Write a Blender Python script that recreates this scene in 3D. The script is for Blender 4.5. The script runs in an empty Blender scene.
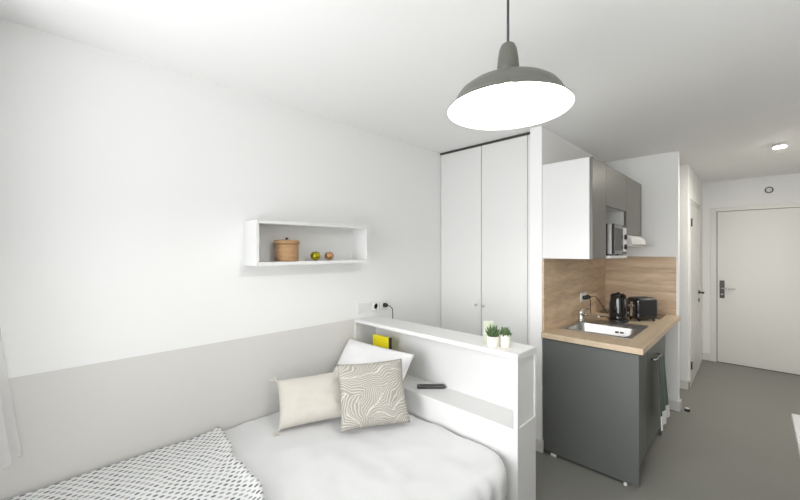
import bpy, bmesh, math, random
from mathutils import Vector, Matrix, noise
random.seed(7)
S = bpy.context.scene
COL = S.collection
PI = math.pi

# ------------------------------------------------------------------ camera, world, light, exposure
cam = bpy.data.cameras.new('camera')
cam.sensor_width = 36.0
cam.lens = 36.0 * 357.0 / 800.0
cam.clip_start = 0.02
camo = bpy.data.objects.new('camera', cam)
COL.objects.link(camo)
camo.location = (0, 0, 1.54)
camo.rotation_euler = (PI / 2, 0, math.radians(44.8))
S.camera = camo

S.view_settings.view_transform = 'Standard'
S.view_settings.look = 'None'
S.view_settings.gamma = 1.0
S.view_settings.use_curve_mapping = False
S.view_settings.exposure = 0.16

W = bpy.data.worlds.new('world')
S.world = W
W.use_nodes = True
bg = W.node_tree.nodes['Background']
bg.inputs['Color'].default_value = (0.93, 0.96, 1.0, 1)
bg.inputs['Strength'].default_value = 0.2

def area(name, loc, rot, sx, sy, power, color=(1, 1, 1), spread=180):
    l = bpy.data.lights.new(name, 'AREA')
    l.shape = 'RECTANGLE'; l.size = sx; l.size_y = sy
    l.energy = power; l.color = color; l.spread = math.radians(spread)
    o = bpy.data.objects.new(name, l)
    o.location = loc; o.rotation_euler = rot
    COL.objects.link(o)
    return o
# daylight falling in through the big window behind the camera
area('window_daylight', (-0.55, -0.62, 1.45), (PI / 2, 0, 0), 2.4, 1.9, 15, (0.97, 0.985, 1.0))
# added fill lamp outside, aimed up through the window to brighten the ceiling
area('ceiling_fill', (-0.4, -2.6, -0.3), (math.radians(135), 0, 0), 4, 3, 205, (0.99, 1.0, 1.0))
# distant fill lamp, added to carry light through the window to the kitchen end
area('far_end_fill', (-0.4, -14.0, 4.4), (PI / 2, 0, 0), 10, 8, 1950, (0.97, 0.985, 1.0))

# ------------------------------------------------------------------ materials
def mat(name, color, rough=0.5, metal=0.0, emit=None, estr=0.0, spec=None, coat=0.0, alpha=None):
    m = bpy.data.materials.new(name)
    m.use_nodes = True
    b = m.node_tree.nodes['Principled BSDF']
    b.inputs['Base Color'].default_value = (*color, 1)
    b.inputs['Roughness'].default_value = rough
    b.inputs['Metallic'].default_value = metal
    if spec is not None: b.inputs['Specular IOR Level'].default_value = spec
    if coat: b.inputs['Coat Weight'].default_value = coat
    if emit:
        b.inputs['Emission Color'].default_value = (*emit, 1)
        b.inputs['Emission Strength'].default_value = estr
    return m

class NT:
    def __init__(s, m):
        s.t = m.node_tree; s.b = s.t.nodes['Principled BSDF']
    def n(s, kind, **kw):
        nd = s.t.nodes.new(kind)
        for k, v in kw.items(): setattr(nd, k, v)
        return nd
    def l(s, a, b): s.t.links.new(a, b)
    def math(s, op, a, b=None, c=None):
        nd = s.n('ShaderNodeMath', operation=op)
        for i, v in enumerate((a, b, c)):
            if v is None: continue
            if isinstance(v, (int, float)): nd.inputs[i].default_value = v
            else: s.l(v, nd.inputs[i])
        return nd.outputs[0]
    def mix(s, fac, a, b):
        nd = s.n('ShaderNodeMix', data_type='RGBA')
        if isinstance(fac, (int, float)): nd.inputs[0].default_value = fac
        else: s.l(fac, nd.inputs[0])
        for i, v in ((6, a), (7, b)):
            if isinstance(v, tuple): nd.inputs[i].default_value = (*v, 1)
            else: s.l(v, nd.inputs[i])
        return nd.outputs[2]
    def coord(s, which='Object', scale=(1, 1, 1)):
        tc = s.n('ShaderNodeTexCoord'); mp = s.n('ShaderNodeMapping')
        mp.inputs['Scale'].default_value = scale
        s.l(tc.outputs[which], mp.inputs[0])
        return mp.outputs[0]
    def noise(s, vec, scale, detail=3, rough=0.5):
        nd = s.n('ShaderNodeTexNoise')
        nd.inputs['Scale'].default_value = scale; nd.inputs['Detail'].default_value = detail
        nd.inputs['Roughness'].default_value = rough
        s.l(vec, nd.inputs['Vector'])
        return nd.outputs['Fac']
    def bump(s, h, strength=0.2, dist=0.01):
        nd = s.n('ShaderNodeBump')
        nd.inputs['Strength'].default_value = strength; nd.inputs['Distance'].default_value = dist
        s.l(h, nd.inputs['Height']); s.l(nd.outputs[0], s.b.inputs['Normal'])

def plaster(name, col, rough=0.75):
    m = mat(name, col, rough, spec=0.25)
    t = NT(m); c = t.coord('Object')
    f = t.noise(c, 90, 3)
    t.bump(f, 0.05, 0.002)
    return m

M = {}
M['wall'] = plaster('white_wall_paint', (0.92, 0.92, 0.91))
M['ceiling'] = plaster('white_ceiling_paint', (0.92, 0.92, 0.91))
# left wall: white above, warm light grey paint below 1.01 m
m = mat('two_tone_wall_paint', (0.92, 0.92, 0.91), 0.75, spec=0.25)
t = NT(m); c = t.coord('Object')
sep = t.n('ShaderNodeSeparateXYZ'); t.l(c, sep.inputs[0])
f = t.math('MAXIMUM', t.math('GREATER_THAN', sep.outputs[2], 1.01), t.math('GREATER_THAN', sep.outputs[1], 1.71))
t.l(t.mix(f, (0.73, 0.715, 0.69), (0.92, 0.92, 0.91)), t.b.inputs['Base Color'])
t.bump(t.noise(c, 90, 3), 0.05, 0.002)
M['wall_left'] = m

m = mat('grey_vinyl_floor', (0.2, 0.195, 0.175), 0.42, spec=0.4)
t = NT(m); c = t.coord('Object')
n1 = t.noise(c, 2.2, 4); n2 = t.noise(c, 160, 2)
a = t.mix(n1, (0.205, 0.203, 0.180), (0.245, 0.243, 0.217))
t.l(t.mix(t.math('MULTIPLY', n2, 0.35), a, (0.34, 0.335, 0.31)), t.b.inputs['Base Color'])
t.bump(n2, 0.05, 0.001)
M['floor'] = m

M['white_lam'] = mat('white_laminate', (0.78, 0.78, 0.77), 0.38, spec=0.4)
M['white_gloss'] = mat('white_gloss_paint', (0.80, 0.79, 0.765), 0.22)
M['white_door'] = mat('white_door_paint', (0.80, 0.79, 0.75), 0.35)
M['wardrobe_white'] = mat('wardrobe_white', (0.82, 0.82, 0.805), 0.42, spec=0.4)
M['grey_lam'] = mat('dark_grey_laminate', (0.118, 0.124, 0.117), 0.36, spec=0.5)
M['taupe_lam'] = mat('taupe_grey_laminate', (0.150, 0.142, 0.120), 0.36, spec=0.5)
M['dark'] = mat('dark_gap', (0.03, 0.03, 0.03), 0.6)
M['track'] = mat('dark_track', (0.06, 0.055, 0.05), 0.5)
M['black_plastic'] = mat('black_plastic', (0.012, 0.012, 0.013), 0.35)
M['black_gloss'] = mat('black_gloss', (0.008, 0.008, 0.009), 0.12, coat=0.5)
M['charcoal'] = mat('charcoal_plastic', (0.045, 0.046, 0.05), 0.4)
M['white_plastic'] = mat('white_plastic', (0.85, 0.85, 0.84), 0.35)
M['chrome'] = mat('chrome', (0.72, 0.72, 0.72), 0.14, 1.0)
m = mat('brushed_steel', (0.50, 0.495, 0.48), 0.33, 1.0)
t = NT(m); c = t.coord('Object', (4, 200, 200)); t.bump(t.noise(c, 3, 2), 0.03, 0.001)
M['steel'] = m
M['dark_metal'] = mat('dark_door_metal', (0.08, 0.077, 0.07), 0.4, 0.7)

def wood(name, ca, cb, axis_scale, rough=0.5):
    m = mat(name, ca, rough, spec=0.35)
    t = NT(m); c = t.coord('Object', axis_scale)
    n1 = t.noise(c, 3.0, 5, 0.6); n2 = t.noise(c, 14.0, 4, 0.6)
    f = t.math('ADD', t.math('MULTIPLY', n1, 0.65), t.math('MULTIPLY', n2, 0.35))
    r = t.n('ShaderNodeMapRange'); r.inputs[1].default_value = 0.38; r.inputs[2].default_value = 0.62
    t.l(f, r.inputs[0])
    t.l(t.mix(r.outputs[0], ca, cb), t.b.inputs['Base Color'])
    return m
M['oak_x'] = wood('oak_panel_back', (0.52, 0.37, 0.24), (0.78, 0.60, 0.425), (0.5, 4, 4))
M['oak_y'] = wood('oak_panel_side', (0.52, 0.37, 0.24), (0.78, 0.60, 0.425), (4, 0.5, 4))
M['oak_top'] = wood('oak_worktop', (0.56, 0.435, 0.305), (0.66, 0.53, 0.39), (5, 0.6, 5), 0.42)

def fabric(name, col, scale=350, strength=0.25, rough=0.9):
    m = mat(name, col, rough, spec=0.15)
    t = NT(m); c = t.coord('Object')
    t.bump(t.noise(c, scale, 2), strength, 0.002)
    t.b.inputs['Sheen Weight'].default_value = 0.15
    return m
M['duvet'] = fabric('white_cotton', (0.80, 0.80, 0.808), 500, 0.08)
M['pillow'] = fabric('white_pillow_cotton', (0.85, 0.85, 0.85), 500, 0.08)
M['beige'] = fabric('beige_linen', (0.70, 0.665, 0.60), 260, 0.3)
M['towel'] = fabric('dark_green_towel', (0.055, 0.085, 0.07), 300, 0.4)
M['towel_end'] = fabric('white_towel_end', (0.72, 0.72, 0.68), 300, 0.4)
M['mattress'] = fabric('mattress_ticking', (0.8, 0.8, 0.79), 300, 0.1)

# blanket: white knit with rows of grey dashes
m = mat('dashed_knit', (0.82, 0.82, 0.81), 0.95, spec=0.1)
t = NT(m)
tc = t.n('ShaderNodeTexCoord'); sep = t.n('ShaderNodeSeparateXYZ'); t.l(tc.outputs['UV'], sep.inputs[0])
v = t.math('DIVIDE', sep.outputs[1], 0.022)
row = t.math('FLOOR', v)
par = t.math('MODULO', t.math('ABSOLUTE', row), 2.0)
u = t.math('ADD', t.math('DIVIDE', sep.outputs[0], 0.035), t.math('MULTIPLY', par, 0.5))
colu = t.math('FLOOR', u)
fu = t.math('SUBTRACT', t.math('SUBTRACT', u, colu), 0.5)
fv = t.math('SUBTRACT', t.math('SUBTRACT', v, row), 0.5)
e1 = t.math('POWER', t.math('ABSOLUTE', t.math('DIVIDE', fu, 0.30)), 2.0)
e2 = t.math('POWER', t.math('ABSOLUTE', t.math('DIVIDE', fv, 0.29)), 2.0)
msk = t.n('ShaderNodeMapRange'); msk.inputs[1].default_value = 1.15; msk.inputs[2].default_value = 0.75
t.l(t.math('ADD', e1, e2), msk.inputs[0])
cmb = t.n('ShaderNodeCombineXYZ'); t.l(row, cmb.inputs[0]); t.l(colu, cmb.inputs[1])
wn = t.n('ShaderNodeTexWhiteNoise', noise_dimensions='2D'); t.l(cmb.outputs[0], wn.inputs['Vector'])
dash = t.mix(wn.outputs['Value'], (0.10, 0.11, 0.13), (0.48, 0.49, 0.50))
t.l(t.mix(msk.outputs[0], (0.82, 0.82, 0.81), dash), t.b.inputs['Base Color'])
t.bump(t.math('ADD', t.math('MULTIPLY', fv, fv), t.math('MULTIPLY', fu, fu)), 0.25, 0.005)
M['blanket'] = m

# cushion: warm grey with white leaf veins
m = mat('leaf_print_fabric', (0.5, 0.47, 0.43), 0.9, spec=0.15)
t = NT(m)
tc = t.n('ShaderNodeTexCoord')
vo = t.n('ShaderNodeTexVoronoi', voronoi_dimensions='2D'); vo.inputs['Scale'].default_value = 2.6
vo.inputs['Randomness'].default_value = 0.9
nz = t.n('ShaderNodeTexNoise'); nz.inputs['Scale'].default_value = 3.2; nz.inputs['Detail'].default_value = 0
t.l(tc.outputs['UV'], nz.inputs['Vector'])
dv_ = t.n('ShaderNodeVectorMath', operation='MULTIPLY_ADD'); dv_.inputs[1].default_value = (0.22, 0.22, 0)
t.l(nz.outputs['Color'], dv_.inputs[0]); t.l(tc.outputs['UV'], dv_.inputs[2])
t.l(dv_.outputs[0], vo.inputs['Vector'])
sub = t.n('ShaderNodeVectorMath', operation='SUBTRACT'); t.l(dv_.outputs[0], sub.inputs[0]); t.l(vo.outputs['Position'], sub.inputs[1])
s2 = t.n('ShaderNodeSeparateXYZ'); t.l(sub.outputs[0], s2.inputs[0])
sc_ = t.n('ShaderNodeSeparateColor'); t.l(vo.outputs['Color'], sc_.inputs[0])
ang = t.math('MULTIPLY', sc_.outputs[0], 6.283)
ca_, sa_ = t.math('COSINE', ang), t.math('SINE', ang)
along = t.math('ADD', t.math('MULTIPLY', s2.outputs[0], ca_), t.math('MULTIPLY', s2.outputs[1], sa_))
acr = t.math('SUBTRACT', t.math('MULTIPLY', s2.outputs[1], ca_), t.math('MULTIPLY', s2.outputs[0], sa_))
wob = t.math('MULTIPLY', t.noise(tc.outputs['UV'], 5, 1), 0.12)
ph = t.math('ADD', t.math('ADD', t.math('MULTIPLY', along, 0.6), t.math('POWER', t.math('ABSOLUTE', acr), 0.8)), wob)
sn = t.math('SINE', t.math('MULTIPLY', ph, 125.0))
line = t.n('ShaderNodeMapRange'); line.inputs[1].default_value = 0.4; line.inputs[2].default_value = 0.85
t.l(sn, line.inputs[0])
vein = t.math('LESS_THAN', t.math('ABSOLUTE', acr), 0.008)
ff = t.math('MAXIMUM', line.outputs[0], vein)
t.l(t.mix(ff, (0.40, 0.375, 0.33), (0.66, 0.64, 0.595)), t.b.inputs['Base Color'])
M['leafprint'] = m

m = mat('woven_wicker', (0.5, 0.3, 0.15), 0.7)
t = NT(m); c = t.coord('Object')
wv = t.n('ShaderNodeTexWave', bands_direction='Z'); wv.inputs['Scale'].default_value = 40; wv.inputs['Distortion'].default_value = 3
t.l(c, wv.inputs['Vector'])
n_ = t.noise(c, 120, 2)
f = t.math('MULTIPLY', wv.outputs['Fac'], n_)
t.l(t.mix(t.math('MULTIPLY', f, 1.6), (0.36, 0.20, 0.09), (0.66, 0.43, 0.24)), t.b.inputs['Base Color'])
t.bump(wv.outputs['Fac'], 0.7, 0.004)
M['wicker'] = m
M['gold'] = mat('olive_gold_glass', (0.42, 0.37, 0.02), 0.14, 0.85)
M['copper'] = mat('copper_glass', (0.52, 0.31, 0.16), 0.16, 0.85)
M['lamp_grey'] = mat('olive_grey_enamel', (0.115, 0.115, 0.098), 0.38)
M['lamp_white'] = mat('white_enamel', (0.88, 0.87, 0.84), 0.35)
M['bulb'] = mat('lit_bulb', (1, 1, 1), 0.4, emit=(1.0, 0.98, 0.94), estr=600)
M['diffuser'] = mat('lit_diffuser', (1, 1, 1), 0.4, emit=(1.0, 0.95, 0.86), estr=850)
M['yellow'] = mat('yellow_cover', (0.93, 0.79, 0.012), 0.4)
M['paper'] = mat('page_paper', (0.82, 0.80, 0.74), 0.8)
M['card'] = mat('pale_green_card', (0.52, 0.55, 0.42), 0.6)
m = mat('pale_ceramic', (0.78, 0.74, 0.68), 0.6)
t = NT(m); c = t.coord('Object'); vz = t.n('ShaderNodeTexVoronoi'); vz.inputs['Scale'].default_value = 60
t.l(c, vz.inputs['Vector']); t.bump(vz.outputs['Distance'], 0.5, 0.004)
M['pot'] = m
M['pot2'] = mat('cream_ceramic', (0.76, 0.74, 0.64), 0.5)
m = mat('succulent_green', (0.05, 0.10, 0.04), 0.5)
t = NT(m); c = t.coord('Object')
t.l(t.mix(t.noise(c, 60, 3), (0.025, 0.055, 0.022), (0.12, 0.19, 0.07)), t.b.inputs['Base Color'])
M['leaf'] = m
M['soil'] = mat('soil', (0.05, 0.035, 0.025), 0.95)
# sheer curtain
m = bpy.data.materials.new('sheer_voile'); m.use_nodes = True
nt = m.node_tree; nt.nodes.clear()
out = nt.nodes.new('ShaderNodeOutputMaterial'); mx = nt.nodes.new('ShaderNodeMixShader'); m2 = nt.nodes.new('ShaderNodeMixShader')
df = nt.nodes.new('ShaderNodeBsdfDiffuse'); tl = nt.nodes.new('ShaderNodeBsdfTranslucent'); tp = nt.nodes.new('ShaderNodeBsdfTransparent')
df.inputs[0].default_value = (0.88, 0.88, 0.89, 1); tl.inputs[0].default_value = (0.88, 0.88, 0.89, 1)
m2.inputs[0].default_value = 0.45; mx.inputs[0].default_value = 0.62
nt.links.new(df.outputs[0], m2.inputs[1]); nt.links.new(tl.outputs[0], m2.inputs[2])
nt.links.new(tp.outputs[0], mx.inputs[1]); nt.links.new(m2.outputs[0], mx.inputs[2]); nt.links.new(mx.outputs[0], out.inputs[0])
M['voile'] = m
# window glass: clear pane that lets the daylight straight through
m = bpy.data.materials.new('window_glass'); m.use_nodes = True
nt = m.node_tree; nt.nodes.clear()
out = nt.nodes.new('ShaderNodeOutputMaterial'); mx = nt.nodes.new('ShaderNodeMixShader')
gl = nt.nodes.new('ShaderNodeBsdfGlossy'); tp = nt.nodes.new('ShaderNodeBsdfTransparent')
gl.inputs['Roughness'].default_value = 0.02; mx.inputs[0].default_value = 0.06
nt.links.new(tp.outputs[0], mx.inputs[1]); nt.links.new(gl.outputs[0], mx.inputs[2]); nt.links.new(mx.outputs[0], out.inputs[0])
M['glass'] = m

# ------------------------------------------------------------------ mesh helpers
class MB:
    """collects shapes into one mesh"""
    def __init__(s): s.bm = bmesh.new()
    def _tag(s, before, smooth):
        if smooth:
            for f in s.bm.faces:
                if f not in before: f.smooth = True
    def box(s, x0, x1, y0, y1, z0, z1, bev=0.0, seg=2):
        r = bmesh.ops.create_cube(s.bm, size=1.0)
        vs = r['verts']
        sx, sy, sz = abs(x1 - x0), abs(y1 - y0), abs(z1 - z0)
        bmesh.ops.scale(s.bm, vec=(sx, sy, sz), verts=vs)
        bmesh.ops.translate(s.bm, vec=((x0 + x1) / 2, (y0 + y1) / 2, (z0 + z1) / 2), verts=vs)
        if bev > 0:
            bev = min(bev, 0.45 * min(sx, sy, sz))
            es = list({e for v in vs for e in v.link_edges})
            bmesh.ops.bevel(s.bm, geom=es, offset=bev, segments=seg, affect='EDGES', profile=0.5)
        return s
    def prism(s, pts, axis, a, b):
        """extrude a 2D outline: axis 'y' takes (x,z), 'x' takes (y,z), 'z' takes (x,y)"""
        def P(p, k):
            if axis == 'y': return (p[0], k, p[1])
            if axis == 'x': return (k, p[0], p[1])
            return (p[0], p[1], k)
        A = [s.bm.verts.new(P(p, a)) for p in pts]; B = [s.bm.verts.new(P(p, b)) for p in pts]
        n = len(pts)
        s.bm.faces.new(A); s.bm.faces.new(B[::-1])
        for i in range(n): s.bm.faces.new((A[i], B[i], B[(i + 1) % n], A[(i + 1) % n]))
        return s
    def lathe(s, prof, c=(0, 0, 0), seg=32, axis='z', smooth=True, squash=(1, 1)):
        """prof: list of (r, h); revolve about the axis through c"""
        rings = []
        for r, h in prof:
            ring = []
            for k in range(seg):
                a = 2 * PI * k / seg
                p = (r * math.cos(a) * squash[0], r * math.sin(a) * squash[1], h)
                if axis == 'x': p = (p[2], p[0], p[1])
                elif axis == 'y': p = (p[0], p[2], p[1])
                ring.append(s.bm.verts.new((p[0] + c[0], p[1] + c[1], p[2] + c[2])))
            rings.append(ring)
        for i in range(len(rings) - 1):
            for k in range(seg):
                f = s.bm.faces.new((rings[i][k], rings[i][(k + 1) % seg], rings[i + 1][(k + 1) % seg], rings[i + 1][k]))
                f.smooth = smooth
        if prof[0][0] > 1e-6: s.bm.faces.new(rings[0][::-1])
        if prof[-1][0] > 1e-6: s.bm.faces.new(rings[-1])
        return s
    def tube(s, pts, r, seg=10, caps=True):
        pts = [Vector(p) for p in pts]
        rad = r if isinstance(r, (list, tuple)) else [r] * len(pts)
        rings = []; up = None
        for i, p in enumerate(pts):
            if i == 0: tg = pts[1] - p
            elif i == len(pts) - 1: tg = p - pts[i - 1]
            else: tg = pts[i + 1] - pts[i - 1]
            tg.normalize()
            if up is None:
                up = Vector((0, 0, 1)) if abs(tg.z) < 0.9 else Vector((1, 0, 0))
            sd = tg.cross(up); sd.normalize(); up = sd.cross(tg); up.normalize()
            rings.append([s.bm.verts.new(p + (sd * math.cos(2 * PI * k / seg) + up * math.sin(2 * PI * k / seg)) * rad[i]) for k in range(seg)])
        for i in range(len(rings) - 1):
            for k in range(seg):
                f = s.bm.faces.new((rings[i][k], rings[i][(k + 1) % seg], rings[i + 1][(k + 1) % seg], rings[i + 1][k])); f.smooth = True
        if caps:
            s.bm.faces.new(rings[0][::-1]); s.bm.faces.new(rings[-1])
        return s
    def grid(s, nu, nv, fn, uvfn=None, smooth=True):
        V = [[s.bm.verts.new(fn(i / nu, j / nv)) for j in range(nv + 1)] for i in range(nu + 1)]
        uvl = s.bm.loops.layers.uv.verify() if uvfn else None
        for i in range(nu):
            for j in range(nv):
                f = s.bm.faces.new((V[i][j], V[i + 1][j], V[i + 1][j + 1], V[i][j + 1])); f.smooth = smooth
                if uvfn:
                    for lp, (a, b) in zip(f.loops, ((i, j), (i + 1, j), (i + 1, j + 1), (i, j + 1))):
                        lp[uvl].uv = uvfn(a / nu, b / nv)
        return s
    def build(s, name, material, parent=None, fix=True, loc=None, rot=None, weld=False):
        if weld: bmesh.ops.remove_doubles(s.bm, verts=s.bm.verts[:], dist=1e-5)
        if fix: bmesh.ops.recalc_face_normals(s.bm, faces=s.bm.faces[:])
        me = bpy.data.meshes.new(name); s.bm.to_mesh(me); s.bm.free()
        me.materials.append(M[material] if isinstance(material, str) else material)
        o = bpy.data.objects.new(name, me); COL.objects.link(o)
        if loc is not None: o.location = loc
        if rot is not None: o.rotation_euler = rot
        if parent is not None:
            o.parent = parent
            o.matrix_parent_inverse = Matrix.LocRotScale(parent_world(parent)[0], parent_world(parent)[1], None).inverted() if loc is None and rot is None else Matrix.Identity(4)
        return o
def parent_world(p):
    loc = Vector(p.location); rot = p.rotation_euler.to_quaternion()
    return loc, rot
def tag(o, label, cat, group=None):
    o['label'] = label; o['category'] = cat
    if group: o['group'] = group
    return o
def thing(name, label, cat, loc=(0, 0, 0), group=None, rz=0.0):
    o = bpy.data.objects.new(name, None); COL.objects.link(o)
    o.location = loc; o.rotation_euler = (0, 0, rz); o.empty_display_size = 0.05
    return tag(o, label, cat, group)
def struct(o):
    o['kind'] = 'structure'; return o
# world-space parts: build() with no loc keeps world coordinates under the parent;
# part(...) with loc/rot = (0,0,0) places a mesh modelled in the thing's own frame
def local(mb, name, material, parent, weld=False):
    return mb.build(name, material, parent, loc=(0, 0, 0), rot=(0, 0, 0), weld=weld)

# ------------------------------------------------------------------ room dimensions
LX, RX = -2.185, 0.84          # left / right wall
WY, FY = -0.42, 6.57           # window wall behind the camera / far wall
H = 2.487
KX = -1.15                     # kitchen wall
KY = 4.29                      # wall closing the kitchen
CX = -0.52                     # corridor wall

# ------------------------------------------------------------------ shell
struct(MB().box(LX - .12, RX + .12, WY - .2, FY + .12, -0.1, 0).build('floor', 'floor'))
struct(MB().box(LX - .12, RX + .12, WY - .2, FY + .12, H, H + .1).build('ceiling', 'ceiling'))
struct(MB().box(LX - .12, LX, WY - .2, FY + .12, 0, H).build('wall_left', 'wall_left'))
struct(MB().box(RX, RX + .12, WY - .2, FY + .12, 0, H).build('wall_right', 'wall'))
wx0, wx1, wz0, wz1 = -1.75, 0.65, 0.5, 2.4
w = MB()
w.box(LX, wx0, WY - .2, WY, 0, H).box(wx1, RX, WY - .2, WY, 0, H)
w.box(wx0, wx1, WY - .2, WY, 0, wz0).box(wx0, wx1, WY - .2, WY, wz1, H)
struct(w.build('wall_window', 'wall'))
# far wall with the entrance door opening
dx0, dx1, dz = -0.367, 0.50, 2.062
w = MB()
w.box(LX, dx0 - .045, FY, FY + .12, 0, H).box(dx1 + .045, RX, FY, FY + .12, 0, H).box(dx0 - .045, dx1 + .045, FY, FY + .12, dz + .02, H)
struct(w.build('wall_far', 'wall'))
# kitchen wall + pillar beside the wardrobe
struct(MB().box(-1.243, KX, 2.69, KY + .08, 0, H, 0.003).build('wall_kitchen', 'wall'))
struct(MB().box(KX, -0.515, KY, KY + .08, 0, H, 0.004).build('wall_partition', 'wall'))
# corridor wall with a doorway recess before it
cy0, cy1 = 5.17, 6.01
w = MB()
w.box(LX, CX, 5.03, cy0 - .04, 0, H).box(CX - .12, CX, cy1 + .04, FY, 0, H).box(CX - .12, CX, cy0 - .04, cy1 + .04, 2.11, H)
w.box(LX, -1.243, KY, KY + .08, 0, H)
struct(w.build('wall_corridor', 'wall'))

# window (behind the camera)
win = MB()
win.box(wx0, wx0 + .06, WY - .12, WY - .05, wz0, wz1).box(wx1 - .06, wx1, WY - .12, WY - .05, wz0, wz1)
win.box(wx0, wx1, WY - .12, WY - .05, wz0, wz0 + .06).box(wx0, wx1, WY - .12, WY - .05, wz1 - .06, wz1)
win.box(-.59, -.51, WY - .12, WY - .05, wz0, wz1)
wo = struct(win.build('window_1', 'white_plastic'))
MB().box(wx0 + .05, -.58, WY - .09, WY - .085, wz0 + .05, wz1 - .05).build('pane', 'glass', wo)
MB().box(-.52, wx1 - .05, WY - .09, WY - .085, wz0 + .05, wz1 - .05).build('pane', 'glass', wo)

# far entrance door
d = struct(MB().box(dx0 + .004, dx1 - .004, FY - .012, FY + .03, 0.008, dz, 0.002).build('door_1', 'white_door'))
MB().box(dx0 + .028, dx0 + .078, FY - .024, FY - .012, 0.885, 1.125, 0.004).build('handle_plate', 'dark_metal', d)
hb = MB().tube([(dx0 + .052, FY - .024, 1.02), (dx0 + .052, FY - .062, 1.02), (dx0 + .062, FY - .07, 1.02), (dx0 + .185, FY - .07, 1.02)], 0.009)
hb.build('lever_handle', 'chrome', d)
MB().lathe([(0, 0), (.014, 0), (.014, .008), (0, .008)], (dx0 + .053, FY - .03, .935), 16, 'y').build('lock_cylinder', 'chrome', d)
fr = MB()
fr.box(dx0 - .07, dx0 - .003, FY - .018, FY + .03, 0, dz + .055, .003)
fr.box(dx1 + .003, dx1 + .07, FY - .018, FY + .03, 0, dz + .055, .003)
fr.box(dx0 - .003, dx1 + .003, FY - .018, FY + .03, dz + .006, dz + .055, .003)
fr.build('trim_1', 'white_door'); struct(bpy.data.objects['trim_1'])
g = MB().box(dx0 - .003, dx0 + .003, FY - .003, FY + .04, 0, dz + .005).box(dx0 - .003, dx1 + .003, FY - .003, FY + .04, dz, dz + .006).box(dx0, dx1, FY - .003, FY + .03, 0.0, .008)
struct(g.build('trim_2', 'dark'))

# corridor door in the left corridor wall, closed, glossy
d = struct(MB().box(CX - .03, CX + .012, cy0 + .004, cy1 - .004, 0.008, 2.06, .002).build('door_2', 'white_gloss'))
hb = MB().lathe([(0, 0), (.024, 0), (.024, .01), (0, .01)], (CX + .012, cy1 - .07, 1.0), 20, 'x')
hb.tube([(CX + .02, cy1 - .07, 1.0), (CX + .055, cy1 - .07, 1.0), (CX + .062, cy1 - .08, 1.0), (CX + .062, cy1 - .19, 1.0)], .009)
hb.build('lever_handle', 'dark_metal', d)
MB().lathe([(0, 0), (.022, 0), (.022, .008), (0, .008)], (CX + .012, cy1 - .07, .90), 20, 'x').build('key_rose', 'dark_metal', d)
for hz in (.24, 1.85):
    MB().lathe([(.008, -.045), (.008, .045)], (CX + .018, cy0, hz), 12).build('hinge', 'dark_metal', d)
fr = MB()
fr.box(CX - .03, CX + .012, cy0 - .06, cy0 - .004, 0, 2.12, .003).box(CX - .03, CX + .012, cy1 + .004, cy1 + .06, 0, 2.12, .003)
fr.box(CX - .03, CX + .012, cy0 - .004, cy1 + .004, 2.065, 2.12, .003)
struct(fr.build('trim_3', 'white_gloss'))

# baseboards
def baseboard(name, *boxes):
    b = MB()
    for bx in boxes: b.box(*bx, 0, .095, .004)
    return struct(b.build(name, 'white_gloss'))
baseboard('baseboard_partition', (-0.60, -.500, KY - .013, KY), (-.515, -.500, KY - .013, KY + .095))
baseboard('baseboard_recess', (-1.1, CX + .014, 5.015, 5.03), (CX, CX + .014, 5.015, cy0 - .06))
baseboard('baseboard_far', (CX + .001, dx0 - .07, FY - .013, FY))
baseboard('baseboard_pillar', (-1.243, KX + .014, 2.675, 2.69), (KX, KX + .014, 2.675, 2.697))
baseboard('baseboard_right', (RX - .013, RX, WY, FY))

# ------------------------------------------------------------------ wardrobe
wd = thing('wardrobe', 'tall white built-in wardrobe with two doors up to the ceiling', 'wardrobe', (-1.73, 2.78, 0))
MB().box(-2.184, -1.245, 2.81, 3.32, 0, 2.478, .002).build('carcass', 'wardrobe_white', wd)
MB().box(-2.184, -1.245, 2.79, 2.815, 0.0, 0.05).build('plinth', 'wardrobe_white', wd)
MB().box(-2.184, -1.245, 2.755, 2.80, 2.470, 2.484).build('top_track', 'track', wd)
for x0, x1, kx in ((-2.180, -1.729, -1.772), (-1.723, -1.300, -1.695)):
    dr = MB().box(x0, x1, 2.765, 2.785, .055, 2.468, .003).build('door', 'wardrobe_white', wd)
    MB().lathe([(0, -.026), (.009, -.026), (.012, -.021), (.011, -.014), (.006, -.008), (.006, 0)], (kx, 2.765, 1.048), 18, 'y').build('knob', 'chrome', dr)
MB().box(-1.296, -1.2455, 2.765, 2.785, .0, 2.468, .003).build('filler_strip', 'wardrobe_white', wd)

# ------------------------------------------------------------------ storage headboard
HX0, HX1, HY0, HY1 = LX + .002, -0.85, 1.70, 1.92
hbd = thing('storage_headboard', 'long white storage headboard with open niche between bed and wardrobe', 'headboard', ((HX0 + HX1) / 2, 1.81, 0))
MB().box(HX0, HX1, HY0, HY1, .985, 1.010, .003).build('top_board', 'white_lam', hbd)
MB().box(HX0, HX1 - .021, HY1 - .016, HY1, .0, .985).build('back_panel', 'white_lam', hbd)
MB().box(HX0, HX0 + .018, HY0 + .001, HY1 - .016, .625, .985).build('side_panel', 'white_lam', hbd)
MB().box(HX0, HX1 - .021, HY0 + .001, HY1 - .016, .603, .625, .002).build('shelf', 'white_lam', hbd)
MB().box(HX0, HX1 - .021, HY0 + .002, HY0 + .02, .0, .603).build('front_panel', 'white_lam', hbd)
ep = MB().box(HX1 - .021, HX1 - .008, HY0, HY1, 0, .985)
ep.box(HX1 - .008, HX1, HY0, HY0 + .016, 0, .985).box(HX1 - .008, HX1, HY1 - .016, HY1, .612, .985)
ep.box(HX1 - .008, HX1, HY0 + .016, HY1 - .016, .612, .630).box(HX1 - .008, HX1, HY0 + .016, HY1 - .016, .972, .985)
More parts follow.
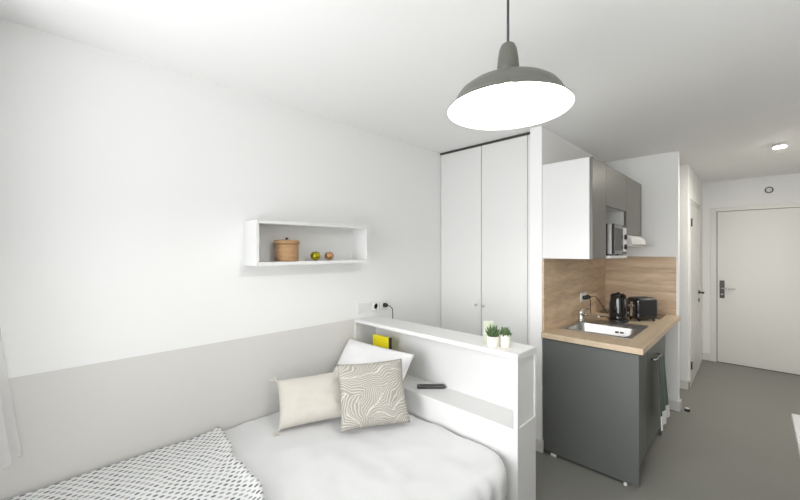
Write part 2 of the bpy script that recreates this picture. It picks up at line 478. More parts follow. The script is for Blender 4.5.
ep.box(HX1 - .008, HX1 - .003, HY0 + .016, HY1 - .003, 0, .612)
ep.build('end_panel', 'white_lam', hbd)

# ------------------------------------------------------------------ bed, duvet, blanket, pillows
bed = thing('bed', 'low double bed along the left wall, head end against white headboard', 'bed', (-1.49, .72, 0))
MB().box(-2.17, -.88, -.28, 1.69, .12, .26, .01).build('bed_base', 'white_lam', bed)
for lx in (-2.1, -.95):
    for ly in (-.2, 1.6):
        MB().box(lx - .03, lx + .03, ly - .03, ly + .03, 0, .12).build('leg', 'white_lam', bed)
MB().box(-2.17, -.885, -.28, 1.69, .26, .455, .05, 4).build('mattress', 'mattress', bed)

def fbm(x, y, z=0.0):
    return noise.noise((x, y, z)) + .5 * noise.noise((2.1 * x, 2.1 * y, z + 5)) + .25 * noise.noise((4.3 * x, 4.3 * y, z + 9))
def drape_fn(top, r, xe, ye, rc, wr):
    """point of a cloth laid on a bed whose edges are x=xe (open side) and y=ye (head side)"""
    def f(x, y):
        qx, qy = x - (xe - rc), y - (ye - rc)
        ox, oy = max(qx, 0), max(qy, 0)
        l = math.hypot(ox, oy)
        if l < 1e-9:
            sd = -1; nx = ny = 0
        else:
            nx, ny = ox / l, oy / l; sd = l - rc
        h = wr * fbm(x * 5.0 + 3, y * 3.5 + 1) + wr * .7 * noise.noise((x * 3 + y * 9, y * 2 - x * 7, 2))
        if sd <= 0:
            return Vector((x, y, top + h))
        th = min(sd / r, PI / 2)
        bx, by = x - nx * sd, y - ny * sd
        out = r * math.sin(th); dz_ = r * (1 - math.cos(th)) + max(0, sd - r * PI / 2)
        rip = .010 * math.sin((bx + by * 1.3) * 42 + 2 * noise.noise((bx * 4, by * 4, 0))) * min(1, dz_ / .12)
        out += rip + h * math.sin(th)
        return Vector((bx + nx * out, by + ny * out, top + h * math.cos(th) - dz_))
    return f
df_ = drape_fn(.497, .065, -.912, 1.64, .10, .0075)
x0, x1, y0, y1 = -2.178, -.55, -.29, 1.70
dm = MB().grid(90, 110, lambda u_, v_: (lambda p: Vector((max(p.x, -2.18), min(p.y, 1.695), max(p.z, .17))))(df_(x0 + (x1 - x0) * u_, y0 + (y1 - y0) * v_)))
dv = dm.build('duvet', 'duvet', fix=True)
tag(dv, 'smooth white duvet covering the bed beneath the cushions', 'duvet')

bf = drape_fn(.511, .075, -.912, 9, .10, .004)
def blanket_pt(u_, v_):
    x = -2.172 + (1.50) * u_
    yend = .715 - .085 * (u_ * 1.5) + .012 * math.sin(u_ * 19) + .006 * math.sin(u_ * 47)
    y = -.28 + (yend + .28) * v_
    p = bf(x, y)
    p.z += .012 * math.exp(-((yend - y) / .03) ** 2)
    p.z = max(p.z, .2); p.x = max(p.x, -2.176)
    return p
bm_ = MB().grid(90, 80, blanket_pt, lambda u_, v_: (-.28 + (1.0) * v_, 1.5 * u_))
bk = bm_.build('blanket', 'blanket')
so = bk.modifiers.new('thickness', 'SOLIDIFY'); so.thickness = .009; so.offset = 1
tag(bk, 'white knitted blanket with rows of grey dashes on foot of bed', 'blanket')

def cushion_mesh(w_, h_, t_, pinch=.06, seed=0, n=36, wr=.006, sag=0.0):
    mb = MB()
    def side(sg):
        def fn(u_, v_):
            a, b = 2 * u_ - 1, 2 * v_ - 1
            ex = 1 - pinch * (1 - a * a) ** 1
            ey = 1 - pinch * (1 - b * b) ** 1
            x = a * w_ / 2 * ey; y = b * h_ / 2 * ex
            th = ((1 - a ** 4) * (1 - b ** 4)) ** .55
            edge = (1 - a * a) * (1 - b * b)
            z = sg * t_ / 2 * th + wr * fbm(a * 2.2 + seed, b * 2.2, sg) * min(1, edge * 4)
            r_ = math.hypot(abs(a) - 1, abs(b) - 1)
            z += sg * wr * .8 * math.sin(math.atan2(1 - abs(b), 1 - abs(a) + 1e-6) * 9) * math.exp(-r_ * 3) * min(1, edge * 8)
            z -= sag * (a * a)
            return Vector((x, y, z))
        return fn
    uvf = lambda u_, v_: (u_, v_)
    mb.grid(n, n, side(1), uvf); mb.grid(n, n, side(-1), uvf)
    return mb
def cushion_obj(name, label, a, b, tilt, w_, h_, t_, material, lift=0.0, roll=0.0, **kw):
    """a->b: bottom edge left to right; leaning back by tilt"""
    a, b = Vector(a), Vector(b)
    e = (b - a).normalized(); hor = Vector((-e.y, e.x, 0)).normalized()
    up = math.cos(tilt) * Vector((0, 0, 1)) + math.sin(tilt) * hor
    up = (up - e * up.dot(e)).normalized()
    nrm = e.cross(up)
    c = (a + b) / 2 + up * (h_ / 2 + lift)
    o = cushion_mesh(w_, h_, t_, **kw).build(name, material, weld=True)
    mt = Matrix((e, up, nrm)).transposed().to_4x4()
    mt = mt @ Matrix.Rotation(roll, 4, 'Z')
    o.matrix_world = Matrix.Translation(c) @ mt
    o.rotation_mode = 'XYZ'
    tag(o, label, 'pillow' if name == 'pillow' else 'cushion')
    return o
pw = cushion_obj('pillow', 'big plain white pillow slumped against headboard corner behind the two cushions', (-2.110, 1.375, .53), (-1.560, 1.485, .53), math.radians(38), .585, .425, .13, 'pillow', roll=-.05, pinch=.04, seed=4, wr=.010)
bc = cushion_obj('cushion', 'plain beige cushion with tasselled corners, left of the leaf-print one', (-1.915, .955, .528), (-1.730, 1.315, .528), math.radians(42), .43, .29, .14, 'beige', roll=.05, pinch=.06, seed=11, wr=.006)
pc = cushion_obj('cushion', 'square warm grey cushion with white leaf-vein print in front of white pillow', (-1.625, 1.180, .527), (-1.440, 1.525, .527), math.radians(28), .405, .368, .12, 'leafprint', roll=.0, pinch=.05, seed=23, wr=.006)
for sx_, sy_ in ((-1, -1), (1, -1), (1, 1), (-1, 1)):
    cx_, cy_ = sx_ * .43 / 2 * .985, sy_ * .29 / 2 * .985
    tb = MB()
    tb.lathe([(0, -.012), (.008, -.008), (.009, 0), (.006, .008), (0, .011)], (cx_, cy_, 0), 12)
    for k in range(14):
        an = math.atan2(sy_, sx_) + random.uniform(-.6, .6)
        ln = random.uniform(.025, .045)
        tb.tube([(cx_, cy_, 0), (cx_ + math.cos(an) * ln * .6, cy_ + math.sin(an) * ln * .6, random.uniform(-.006, .008)), (cx_ + math.cos(an) * ln, cy_ + math.sin(an) * ln - .004, random.uniform(-.01, .01))], .0022, 5)
    local(tb, 'tassel', 'beige', bc)

# ------------------------------------------------------------------ things on and in the headboard
bk_ = thing('book', 'bright yellow book standing in headboard niche behind white pillow', 'book', (-1.96, 1.784, .625))
MB().box(-2.050, -1.873, 1.772, 1.776, .626, .903, .001).build('cover', 'yellow', bk_)
MB().box(-2.046, -1.881, 1.776, 1.792, .629, .899).build('pages', 'paper', bk_)
MB().box(-2.050, -1.873, 1.792, 1.796, .626, .903, .001).build('cover', 'yellow', bk_)
MB().box(-1.875, -1.868, 1.771, 1.797, .626, .905, .001).build('spine', 'charcoal', bk_)

rm = thing('remote_control', 'slim dark remote control lying in the headboard niche', 'remote', (-1.522, 1.824, .6252), None, math.radians(44.8))
local(MB().box(-.093, .093, -.021, .021, 0, .021, .010, 4), 'body', 'charcoal', rm)
bt = MB()
for i in range(7):
    for j in (-.009, .009): bt.box(-.075 + i * .022, -.064 + i * .022, j - .004, j + .004, .0205, .0225, .001)
local(bt, 'keypad', 'black_plastic', rm)

def succulent(name, label, x, y, r0, r1, h_, pm, leaves, lr, lh, spread, seed):
    rr = random.Random(seed)
    p = thing(name, label, 'plant', (x, y, 1.0102), 'potted succulents on the headboard')
    local(MB().lathe([(0, 0), (r0, 0), (r0 + .001, .004), (r1, h_), (r1 - .004, h_), (r1 - .006, h_ - .01), (0, h_ - .01)], seg=28), 'pot', pm, p)
    local(MB().lathe([(0, h_ - .006), (r1 - .006, h_ - .008), (r1 - .006, h_ - .0095), (0, h_ - .0095)], seg=20), 'soil', 'soil', p)
    fb = MB()
    for k in range(leaves):
        a = k * 2.39996; f = (k + .5) / leaves
        tilt = spread * (1 - f) + .08
        ln = lh * (.65 + .45 * f) * rr.uniform(.85, 1.1)
        b0 = Vector((math.cos(a) * .008, math.sin(a) * .008, h_ - .012))
        d_ = Vector((math.cos(a) * math.sin(tilt), math.sin(a) * math.sin(tilt), math.cos(tilt)))
        bend = Vector((0, 0, ln * .12))
        fb.tube([b0, b0 + d_ * ln * .35, b0 + d_ * ln * .7 + bend * .5, b0 + d_ * ln + bend], [lr * .7, lr, lr * .75, .0006], 6)
    local(fb, 'leaves', 'leaf', p)
    return p
succulent('potted_succulent', 'potted spiky succulent in textured pale pot, nearer the pale green card', -1.016, 1.745, .029, .032, .060, 'pot', 34, .0052, .064, 0.95, 3)
succulent('potted_succulent', 'potted bushy rosette succulent in plain cream pot at open end of headboard', -.966, 1.790, .025, .0285, .070, 'pot2', 40, .0070, .042, 1.2, 5)
cd = MB().box(-.028, .028, -.0015, .0015, 0, .125, .0005).build('card', 'card', loc=(-1.066, 1.785, 1.0102), rot=(math.radians(-7), 0, math.radians(35)))
tag(cd, 'small pale green card propped up behind the spiky succulent', 'card')

# sockets on the left wall above the headboard
def wall_plate(name, label, cat, y0_, y1_, z0_, z1_, kind, group=None):
    p = thing(name, label, cat, (LX, (y0_ + y1_) / 2, (z0_ + z1_) / 2), group)
    MB().box(LX, LX + .008, y0_, y1_, z0_, z1_, .003).build('plate', 'white_plastic', p)
    yc, zc = (y0_ + y1_) / 2, (z0_ + z1_) / 2
    if kind == 'switch':
        MB().box(LX + .008, LX + .012, y0_ + .012, y1_ - .012, z0_ + .012, z1_ - .012, .002).build('rocker', 'white_plastic', p)
    else:
        MB().lathe([(.026, 0), (.026, .004), (.021, .004), (.019, -.004), (0, -.004)], (LX + .008, yc, zc), 24, 'x').build('socket_ring', 'white_plastic', p)
    return p
wall_plate('wall_switch', 'white wall switch nearest the bed above headboard corner', 'switch', 1.725, 1.865, 1.045, 1.125, 'switch', 'wall plates above the headboard')
wall_plate('wall_socket', 'empty white wall socket between switch and the plugged-in socket', 'socket', 1.875, 1.955, 1.045, 1.125, 'socket', 'wall plates above the headboard')
wall_plate('wall_socket', 'white wall socket with black plug above back of headboard', 'socket', 1.965, 2.045, 1.045, 1.125, 'socket', 'wall plates above the headboard')
pl = thing('power_plug', 'black power plug with thin cord in the left wall socket', 'plug', (LX + .012, 2.005, 1.085))
MB().lathe([(.017, .001), (.019, .012), (.016, .030), (.008, .038), (0, .039)], (LX + .010, 2.005, 1.085), 18, 'x').build('plug_body', 'black_plastic', pl)
MB().tube([(LX + .046, 2.005, 1.085), (LX + .062, 2.02, 1.080), (LX + .072, 2.04, 1.055), (LX + .066, 2.05, 1.0), (LX + .05, 2.05, .8), (LX + .04, 2.05, .3), (LX + .05, 2.06, .006)], .0035, 8).build('cord', 'charcoal', pl)

# ------------------------------------------------------------------ wall shelf
sh = thing('wall_shelf', 'white open box shelf mounted on left wall above the bed', 'shelf', (LX, 1.28, 1.45))
SX = LX + .001; SF = -2.015
MB().box(SX, SF, .865, .883, 1.447, 1.713, .001).build('side_panel', 'white_lam', sh)
MB().box(SX, SF, 1.678, 1.696, 1.447, 1.713, .001).build('side_panel', 'white_lam', sh)
MB().box(SX, SF, .883, 1.678, 1.695, 1.713, .001).build('top_panel', 'white_lam', sh)
MB().box(SX, SF, .883, 1.678, 1.447, 1.469, .001).build('bottom_panel', 'white_lam', sh)
MB().box(SX, SX + .006, .883, 1.678, 1.469, 1.695).build('back_panel', 'white_lam', sh)

ba = thing('basket', 'small round wicker basket with lid on the wall shelf', 'basket', (-2.098, 1.097, 1.4692))
pr = [(0, 0), (.069, 0)]
for k in range(11): pr += [(.0705 if k % 2 else .0735, .004 + k * .0095)]
pr += [(.069, .108), (0, .108)]
local(MB().lathe(pr, seg=40), 'body', 'wicker', ba)
local(MB().lathe([(.070, .1085), (.0785, .109), (.080, .114), (.079, .126), (.074, .131), (.045, .135), (0, .136)], seg=40), 'lid', 'wicker', ba)
local(MB().lathe([(0, .136), (.008, .137), (.010, .143), (.007, .149), (0, .151)], seg=16), 'knob', 'dark_metal', ba)

def ornament(label, y, m_, r):
    o = thing('ornament', label, 'ornament', (-2.075, y, 1.4692), 'glass apple ornaments on the wall shelf')
    mb = MB(); seg = 40; ring = []
    prof = []
    for k in range(19):
        a = -PI / 2 + PI * k / 18
        rr_ = r * math.cos(a); zz = r * .93 * math.sin(a)
        if a > .9: zz -= (a - .9) ** 2 * r * .75
        prof.append((max(rr_, 0), zz + r * .93))
    V = []
    for rr_, zz in prof:
        V.append([mb.bm.verts.new((rr_ * math.cos(2 * PI * k / seg) * (1 - .06 * abs(math.sin(4 * 2 * PI * k / seg)) ** 6 * (rr_ / r)), rr_ * math.sin(2 * PI * k / seg) * (1 - .06 * abs(math.sin(4 * 2 * PI * k / seg)) ** 6 * (rr_ / r)), zz)) for k in range(seg)])
    for i in range(len(V) - 1):
        for k in range(seg):
            f = mb.bm.faces.new((V[i][k], V[i][(k + 1) % seg], V[i + 1][(k + 1) % seg], V[i + 1][k])); f.smooth = True
    local(mb, 'body', m_, o, weld=True)
    tz = prof[-1][1]
    local(MB().tube([(0, 0, tz - .004), (.001, .001, tz + .006), (.004, .003, tz + .013)], [.003, .0025, .002], 8), 'stem', m_, o)
ornament('shiny olive gold apple-shaped ornament beside the basket', 1.290, 'gold', .0340)
ornament('shiny copper apple-shaped ornament, further from the basket', 1.398, 'copper', .0325)

# ------------------------------------------------------------------ pendant lamp
PX, PY = -.582, 1.096
pd = thing('pendant_lamp', 'olive grey enamel pendant lamp hanging from ceiling over the bed', 'lamp', (PX, PY, H))
MB().lathe([(0, H - .03), (.02, H - .03), (.045, H - .012), (.05, H - .0005)], (PX, PY, 0), 28).build('ceiling_rose', 'lamp_grey', pd)
MB().tube([(PX, PY, H - .028), (PX, PY, 2.221)], .0042, 10).build('cable', 'charcoal', pd)
Z = 2.006
MB().lathe([(0, Z + .223), (.012, Z + .222), (.022, Z + .215), (.029, Z + .198), (.033, Z + .17), (.0355, Z + .14), (.037, Z + .103), (.0, Z + .103)], (PX, PY, 0), 32).build('lamp_holder', 'lamp_grey', pd)
outer = [(.200, 0.0), (.1985, .004), (.188, .012), (.178, .026), (.169, .044), (.157, .060), (.138, .074), (.110, .086), (.080, .094), (.050, .101), (.037, .106)]
inner = [(.1985, .0003), (.186, .011), (.175, .026), (.166, .043), (.154, .058), (.136, .071), (.108, .083), (.078, .091), (.045, .096)]
MB().lathe([(r_, Z + h_) for r_, h_ in outer], (PX, PY, 0), 64).build('shade', 'lamp_grey', pd)
for ch in (pd.children[-1],):
    me = ch.data
    bmx = bmesh.new(); bmx.from_mesh(me)
    caps = [f for f in bmx.faces if len(f.verts) > 4]
    bmesh.ops.delete(bmx, geom=caps, context='FACES_ONLY'); bmx.to_mesh(me); bmx.free()
sl = MB().lathe([(r_, Z + h_) for r_, h_ in inner], (PX, PY, 0), 64)
bmesh.ops.delete(sl.bm, geom=[f for f in sl.bm.faces if len(f.verts) > 4], context='FACES_ONLY')
sl.build('shade_lining', 'lamp_white', pd)
MB().lathe([(0, Z + .030), (.012, Z + .032), (.022, Z + .041), (.025, Z + .053), (.021, Z + .067), (.014, Z + .080), (.013, Z + .102)], (PX, PY, 0), 28).build('bulb', 'bulb', pd)

# ceiling light and sensor in the corridor
cl = thing('ceiling_light', 'small lit round ceiling light above the corridor', 'light', (.16, 4.66, H))
MB().lathe([(.046, H - .0005), (.046, H - .024), (.044, H - .027), (.0, H - .027)], (.16, 4.66, 0), 36).build('base', 'white_plastic', cl)
MB().lathe([(.042, H - .0275), (.040, H - .0285), (0, H - .0295)], (.16, 4.66, 0), 36).build('diffuser', 'diffuser', cl)
sn_ = thing('wall_sensor', 'small round sensor with grey ring above the entrance door', 'sensor', (.132, FY, 2.308))
MB().lathe([(.026, -.001), (.040, -.001), (.040, -.012), (.036, -.018), (.028, -.014)], (.132, FY, 2.308), 28, 'y').build('ring', 'dark_metal', sn_)
MB().lathe([(.029, -.001), (.029, -.016), (.018, -.024), (0, -.026)], (.132, FY, 2.308), 24, 'y').build('lens', 'white_plastic', sn_)

# ------------------------------------------------------------------ kitchen: splash panels, base cabinet, worktop
def bs(label, bx, m_):
    o = MB().box(*bx).build('backsplash', m_); return tag(o, label, 'backsplash')
bs('oak backsplash panel with the power socket, on kitchen side wall', (KX + .0005, KX + .012, 2.70, KY - .013, .9155, 1.474), 'oak_y')
bs('oak backsplash panel behind the kettle and toaster', (KX + .0005, -.532, KY - .012, KY - .0005, .9155, 1.474), 'oak_x')

bcab = thing('base_cabinet', 'dark grey kitchen base cabinet with plain end panel under oak worktop', 'cabinet', (-.83, 3.13, 0))
MB().box(KX + .004, -.525, 2.700, 2.720, .018, .866, .0015).build('end_panel', 'grey_lam', bcab)
MB().box(KX + .004, -.548, 2.721, 3.63, .14, .158).box(KX + .004, KX + .010, 2.721, 3.63, .158, .865).build('carcass', 'white_lam', bcab)
MB().box(-.60, -.585, 2.721, 3.63, .0, .138).build('toe_kick', 'grey_lam', bcab)
for y0_, y1_ in ((2.722, 2.96), (2.964, 3.648)):
    dr = MB().box(-.546, -.526, y0_, y1_, .145, .855, .0015).build('door', 'grey_lam', bcab)
    if y0_ > 2.9:
        hd = MB().tube([(-.526, 3.085, .757), (-.502, 3.085, .757), (-.496, 3.092, .757), (-.496, 3.285, .757), (-.502, 3.292, .757), (-.526, 3.292, .757)], .006)
        hd.build('bar_handle', 'chrome', dr)
MB().box(KX + .004, -.547, 3.631, 3.649, .0, .865).build('side_panel', 'grey_lam', bcab)
for fx in (-1.075, -1.055, -.60):
    MB().lathe([(.010, 0), (.012, .004), (.008, .019)], (fx, 2.700, 0), 14).build('foot', 'white_plastic', bcab)

sx0, sx1, sy0, sy1 = -1.105, -.610, 2.90, 3.50
bx0, bx1, by0, by1 = -1.06, -.645, 2.935, 3.28
wt = MB()
X0, X1, Y0, Y1, T0, T1 = KX + .001, -.498, 2.672, KY - .013, .867, .906
wt.box(X0, X1, Y0, by0 - .012, T0, T1, .002).box(X0, X1, by1 + .012, Y1, T0, T1, .002)
wt.box(X0, bx0 - .012, by0 - .012, by1 + .012, T0, T1).box(bx1 + .012, X1, by0 - .012, by1 + .012, T0, T1)
tag(wt.build('worktop', 'oak_top'), 'light oak worktop with inset sink over grey base cabinet', 'worktop')
# sink
sk = thing('sink', 'inset stainless steel sink with single bowl in oak worktop', 'sink', (-.86, 3.2, .906))
ri = MB()
ri.box(sx0, sx1, sy0, by0, .9062, .9105, .0015).box(sx0, sx1, by1, sy1, .9062, .9105, .0015)
ri.box(sx0, bx0, by0, by1, .9062, .9105).box(bx1, sx1, by0, by1, .9062, .9105)
for k in range(6): ri.box(-.98 + k * .05, -.955 + k * .05, 3.33, 3.47, .910, .9125, .001)
ri.build('rim', 'steel', sk)
bw = MB()
rad = .05
def rr_loop(x0_, x1_, y0_, y1_, r, z, n=6):
    pts = []
    for cx_, cy_, a0 in ((x1_ - r, y1_ - r, 0), (x0_ + r, y1_ - r, PI / 2), (x0_ + r, y0_ + r, PI), (x1_ - r, y0_ + r, 3 * PI / 2)):
        for k in range(n + 1):
            a = a0 + PI / 2 * k / n
            pts.append((cx_ + r * math.cos(a), cy_ + r * math.sin(a), z))
    return pts
loops = [rr_loop(bx0, bx1, by0, by1, .045, .9105), rr_loop(bx0 + .003, bx1 - .003, by0 + .003, by1 - .003, .045, .903),
         rr_loop(bx0 + .008, bx1 - .008, by0 + .008, by1 - .008, .045, .80), rr_loop(bx0 + .02, bx1 - .02, by0 + .02, by1 - .02, .045, .765), rr_loop(bx0 + .05, bx1 - .05, by0 + .05, by1 - .05, .04, .757)]
LV = [[bw.bm.verts.new(p) for p in lp] for lp in loops]
for i in range(len(LV) - 1):
    n = len(LV[i])
    for k in range(n):
        f = bw.bm.faces.new((LV[i][k], LV[i][(k + 1) % n], LV[i + 1][(k + 1) % n], LV[i + 1][k])); f.smooth = True
bw.bm.faces.new(LV[-1])
bw.build('bowl', 'steel', sk)
MB().lathe([(.0, .7585), (.04, .7585), (.042, .757)], (-.855, 3.09, 0), 24).build('drain', 'chrome', sk)
MB().box(-.80, -.775, by1 - .010, by1 - .0045, .862, .876, .002).box(-.765, -.74, by1 - .010, by1 - .0045, .862, .876, .002).build('overflow_slot', 'dark', sk)
fc = thing('faucet', 'short chrome mixer tap at the back corner of the sink', 'tap', (-1.078, 3.335, .9125))
fb = MB().lathe([(.027, .911), (.027, .917), (.023, .921), (.023, .975), (.024, .980), (.024, .998), (.018, 1.003), (0, 1.004)], (-1.078, 3.335, 0), 28)
fb.build('body', 'chrome', fc)
MB().tube([(-1.060, 3.332, .968), (-1.00, 3.318, .977), (-.94, 3.295, .979), (-.925, 3.288, .973), (-.922, 3.286, .962)], [.012, .012, .011, .0105, .010], 14).build('spout', 'chrome', fc)
MB().tube([(-1.078, 3.335, 1.000), (-1.07, 3.35, 1.010), (-1.03, 3.39, 1.016)], [.009, .007, .005], 10).build('lever', 'chrome', fc)

# hob
hbo = thing('hob', 'black glass two-ring hob set in oak worktop behind toaster', 'hob', (-.86, 4.08, .9062))
MB().box(-1.11, -.60, 3.93, 4.23, .9062, .912, .002).build('glass_top', 'black_gloss', hbo)
for hx in (-.98, -.75):
    MB().lathe([(.085, .9121), (.085, .9126), (.081, .9126), (.081, .9121)], (hx, 4.09, 0), 40).build('cooking_ring', 'charcoal', hbo)

# kettle
kt = thing('kettle', 'glossy black electric kettle with loop handle beside the toaster', 'kettle', (-.848, 3.575, .9062), None, math.radians(-48))
local(MB().lathe([(0, 0), (.074, 0), (.076, .006), (.076, .016), (.07, .02), (0, .02)], seg=36), 'base', 'black_plastic', kt)
local(MB().lathe([(0, .021), (.068, .021), (.071, .03), (.072, .05), (.070, .11), (.066, .18), (.061, .222), (.058, .226)], seg=40), 'body', 'black_gloss', kt)
local(MB().lathe([(.058, .2265), (.055, .236), (.035, .243), (.012, .246), (.011, .254), (0, .256)], seg=32), 'lid', 'black_plastic', kt)
local(MB().prism([(-.05, .228), (-.084, .224), (-.062, .16), (-.052, .15)], 'y', -.018, .018), 'spout', 'black_gloss', kt)
local(MB().tube([(.050, 0, .232), (.070, 0, .240), (.092, 0, .230), (.104, 0, .195), (.106, 0, .130), (.100, 0, .080), (.082, 0, .055), (.064, 0, .050)], [.011, .0125, .013, .013, .012, .011, .010, .009], 14), 'handle', 'black_gloss', kt)
local(MB().box(-.006, .006, -.0765, -.0665, .06, .17, .003), 'water_gauge', 'charcoal', kt)

# toaster
ts = thing('toaster', 'rounded black toaster with chrome edge strip, right of the kettle', 'toaster', (-.714, 3.79, .9062), None, math.radians(50))
local(MB().box(-.10, .10, -.075, .075, .012, .202, .030, 5), 'body', 'black_gloss', ts)
sl_ = MB().box(-.07, .07, -.040, -.012, .2015, .204, .001).box(-.07, .07, .012, .040, .2015, .204, .001)
local(sl_, 'bread_slot', 'charcoal', ts)
sl2 = MB().box(-.066, .066, -.036, -.016, .2035, .2045).box(-.066, .066, .016, .036, .2035, .2045)
local(sl2, 'slot_opening', 'dark', ts)
local(MB().box(-.1035, -.0985, -.012, .012, .035, .165, .002).box(-.1205, -.103, -.016, .016, .125, .14, .004), 'lever', 'chrome', ts)
local(MB().lathe([(0, -.1125), (.013, -.1125), (.014, -.100)], (0, .04, .06), 18, 'x'), 'browning_knob', 'chrome', ts)
for fx in (-.07, .07):
    for fy in (-.05, .05):
        local(MB().lathe([(.01, 0), (.012, .014)], (fx, fy, 0), 12), 'foot', 'black_plastic', ts)

# kitchen wall socket + plugs
ks = thing('wall_socket', 'white double wall socket on the oak kitchen backsplash', 'socket', (KX + .012, 3.57, 1.09))
MB().box(KX + .0122, KX + .022, 3.495, 3.645, 1.05, 1.135, .003).build('plate', 'white_plastic', ks)
for yc in (3.533, 3.607):
    MB().lathe([(.026, 0), (.026, .003), (.021, .003), (.019, -.002), (0, -.002)], (KX + .022, yc, 1.092), 22, 'x').build('socket_ring', 'white_plastic', ks)
def plug(label, yc, path):
    p = thing('power_plug', label, 'plug', (KX + .025, yc, 1.092))
    MB().lathe([(.017, .001), (.019, .014), (.016, .034), (.008, .044), (0, .045)], (KX + .0255, yc, 1.092), 16, 'x').build('plug_body', 'black_plastic', p)
    MB().tube(path, .0035, 8).build('cord', 'black_plastic', p)
def smooth(pts, n=8):
    P = [Vector(p) for p in pts]; out = []
    for i in range(len(P) - 1):
        a, b, c_, d_ = P[max(i - 1, 0)], P[i], P[i + 1], P[min(i + 2, len(P) - 1)]
        for k in range(n):
            t_ = k / n
            out.append(.5 * ((2 * b) + (c_ - a) * t_ + (2 * a - 5 * b + 4 * c_ - d_) * t_ ** 2 + (3 * b - a - 3 * c_ + d_) * t_ ** 3))
    out.append(P[-1]); return out
plug('black plug with cord hanging from nearer half of kitchen socket', 3.533,
     smooth([(KX + .068, 3.533, 1.092), (KX + .088, 3.535, 1.07), (KX + .085, 3.54, 1.0), (KX + .08, 3.60, .93), (KX + .12, 3.68, .912), (KX + .19, 3.70, .911), (KX + .205, 3.63, .912), (-.932, 3.60, .912)]))
plug('black plug with cord arching to the toaster from kitchen socket', 3.607,
     smooth([(KX + .068, 3.607, 1.092), (KX + .10, 3.63, 1.10), (KX + .13, 3.70, 1.03), (KX + .17, 3.76, .94), (KX + .23, 3.82, .913), (-.87, 3.80, .911), (-.835, 3.80, .912)]))
ck = MB().lathe([(0, 0), (.012, .003), (.014, .012), (.010, .022), (0, .025)], (KX + .20, 3.735, .9155), 16).build('cord_clip', 'white_plastic')
tag(ck, 'tiny white clip on the cords between faucet and kettle', 'clip')

# ------------------------------------------------------------------ upper cabinets
UT, UB = 2.19, 1.476
UF = -.818
def ucab(label, y0_, y1_, zb, doorz0):
    c_ = thing('wall_cabinet', label, 'cabinet', (-.98, (y0_ + y1_) / 2, zb))
    MB().box(KX + .001, UF, y0_, y0_ + .016, zb, UT, .001).build('side_panel', 'white_lam', c_)
    MB().box(KX + .001, UF, y1_ - .016, y1_, zb, UT, .001).build('side_panel', 'white_lam', c_)
    MB().box(KX + .001, UF, y0_ + .016, y1_ - .016, UT - .016, UT).build('top_panel', 'white_lam', c_)
    MB().box(KX + .001, KX + .008, y0_ + .016, y1_ - .016, zb, UT - .016).build('back_panel', 'white_lam', c_)
    MB().box(KX + .008, UF, y0_ + .016, y1_ - .016, doorz0, doorz0 + .016).build('bottom_panel', 'white_lam', c_)
    MB().box(UF + .001, UF + .020, y0_ + .0015, y1_ - .0015, doorz0, UT, .001).build('door', 'taupe_lam', c_)
    return c_
ucab('tall narrow taupe wall cabinet with white side panel, nearest the wardrobe', 2.70, 3.022, UB, UB)
cm = ucab('wall cabinet with short taupe door above the microwave', 3.024, 3.618, UB, 1.878)
def rshelf():
    mb = MB()
    pts = [(KX + .009, 3.0405), (-.825, 3.0405)]
    for k in range(9):
        a = PI * k / 8
        pts.append((-.818 + .058 * math.sin(a) ** .55 if 0 < k < 8 else -.818, 3.0415 + .558 * (1 - math.cos(a)) / 2))
    pts += [(-.825, 3.6005), (KX + .009, 3.6005)]
    return mb.prism(pts, 'z', UB, UB + .02)
rshelf().build('microwave_shelf', 'white_lam', cm)
ucab('wall cabinet with taupe door above the white range hood', 3.620, 4.212, 1.676, 1.676)

# microwave
mw = thing('microwave', 'compact silver microwave with black door frame in open wall cabinet', 'microwave', (-.9, 3.27, UB + .021))
mz0, mz1 = UB + .030, 1.742
MB().box(-1.10, -.778, 3.085, 3.455, mz0, mz1, .004).build('body', 'steel', mw)
MB().box(-.830, -.806, 3.0835, 3.086, mz0, mz1 + .002).build('vent_strip', 'black_plastic', mw)
dr = MB().box(-.777, -.758, 3.085, 3.325, mz0, mz1, .003).build('door', 'black_gloss', mw)
MB().box(-.758, -.7565, 3.115, 3.30, mz0 + .03, mz1 - .03).build('door_window', 'charcoal', dr)
cp = MB().box(-.777, -.758, 3.328, 3.455, mz0, mz1, .003).build('control_panel', 'black_plastic', mw)
MB().box(-.758, -.757, 3.336, 3.44, mz0 + .02, mz1 - .02).build('fascia', 'white_plastic', cp)
for kz in (mz0 + .06, mz0 + .14):
    MB().lathe([(.022, 0), (.020, .014), (0, .015)], (-.757, 3.388, kz), 20, 'x').build('dial', 'black_plastic', cp)
for fx in (-1.06, -.82):
    for fy in (3.12, 3.42): MB().lathe([(.012, UB + .0205), (.012, mz0)], (fx, fy, 0), 12).build('foot', 'black_plastic', mw)

# range hood
hd = thing('range_hood', 'white range hood with thin pull-out visor under wall cabinet', 'hood', (-.9, 3.92, 1.57))
MB().prism([(KX + .002, 1.674), (-.806, 1.674), (-.762, 1.640), (-.756, 1.590), (-.764, 1.572), (KX + .002, 1.572)], 'y', 3.63, 4.205).build('body', 'white_plastic', hd)
MB().box(-.762, -.690, 3.635, 4.20, 1.584, 1.592, .002).build('visor', 'steel', hd)
MB().box(-1.05, -.79, 3.68, 4.15, 1.568, 1.5725).build('filter', 'steel', hd)

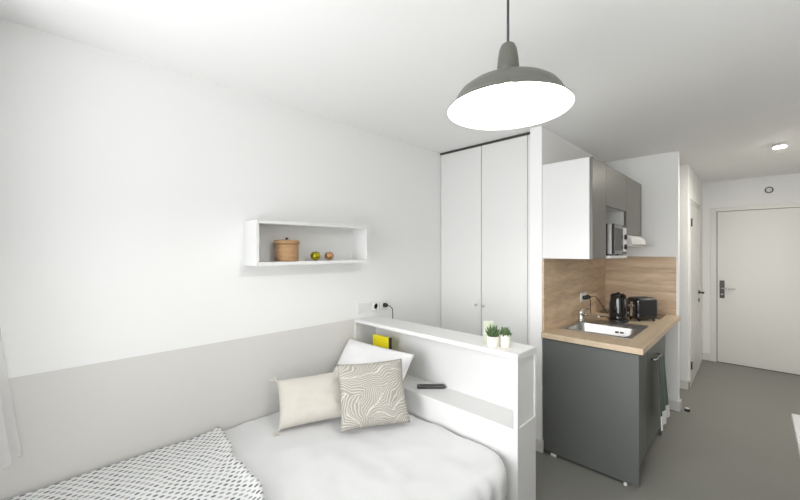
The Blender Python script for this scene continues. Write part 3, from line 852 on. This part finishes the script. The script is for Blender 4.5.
# dish towel over the bar handle
def towel(u_, v_):
    # u: across, v: from the front of the bar down to the hem
    a = (u_ - .5) * 2
    yc = 3.185 - .01 * v_
    wdt = .095 + .065 * v_ ** 1.2
    x = -.482 + .006 * math.cos(a * 7) * (0.3 + v_) + .022 * v_
    return Vector((x, yc + a * wdt, .768 - v_ * .475 - .012 * (1 - v_) * a * a))
tw = thing('dish_towel', 'dark green dish towel with white end hanging from cabinet handle', 'towel', (-.494, 3.185, .757))
o = MB().grid(16, 20, lambda u_, v_: towel(u_, v_ * .80)).build('cloth', 'towel', tw)
mo = o.modifiers.new('thickness', 'SOLIDIFY'); mo.thickness = .006; mo.offset = 0
o = MB().grid(16, 8, lambda u_, v_: towel(u_, .802 + v_ * .198)).build('white_end', 'towel_end', tw)
mo = o.modifiers.new('thickness', 'SOLIDIFY'); mo.thickness = .006; mo.offset = 0

# door stop on the floor
dsx, dsy = -.457, 4.36
dst = thing('door_stop', 'small black door stop with pale top on grey floor', 'door stop', (dsx, dsy, 0))
MB().lathe([(.022, 0), (.022, .018), (.019, .024)], (dsx, dsy, 0), 20).build('base', 'black_plastic', dst)
MB().lathe([(.0185, .0242), (.014, .030), (0, .032)], (dsx, dsy, 0), 20).build('cap', 'paper', dst)

# the worktop and everything on it at its final height
for o in list(COL.objects):
    if o.parent is None and o.name.split('.')[0] in ('worktop', 'sink', 'faucet', 'hob', 'kettle', 'toaster', 'cord_clip'):
        o.location.z += .009
    if o.parent is None and o.get('label', '').startswith(('black plug with cord', 'white double')):
        o.location.z += .009

# desk at the right edge
dk = thing('desk', 'white desk top reaching in at the lower right edge', 'desk', (.48, 1.7, 0))
MB().box(.128, RX - .004, .95, 2.595, .715, .74, .002).build('top', 'white_lam', dk)
for lx in (.60, .80):
    for ly in (1.0, 2.55): MB().box(lx - .02, lx + .02, ly - .02, ly + .02, 0, .715).build('leg', 'white_lam', dk)

# curtain at the left edge: sheer, gathered against the left wall by the window
def curt(u_, v_):
    z = 2.40 - 1.72 * v_
    x = -2.165 + .36 * u_
    fold = .022 * math.sin(u_ * 5.5 * 2 * PI + .6)
    flare = .0 if z > 1.75 else ((1.75 - z) / 1.07) ** 1.3
    y = -.165 - .10 * u_ + fold * (.6 + .8 * flare) + .085 * flare * (1 - .6 * u_)
    return Vector((x, y, z + .02 * math.sin(u_ * 11) * v_))
cu = thing('curtain', 'sheer white curtain hanging at the left edge over the bed', 'curtain', (-2.0, -.2, 2.4))
MB().grid(90, 40, curt).build('cloth', 'voile', cu)
MB().tube([(-2.17, -.21, 2.415), (.66, -.21, 2.415)], .010, 12).build('rail', 'white_plastic', cu)
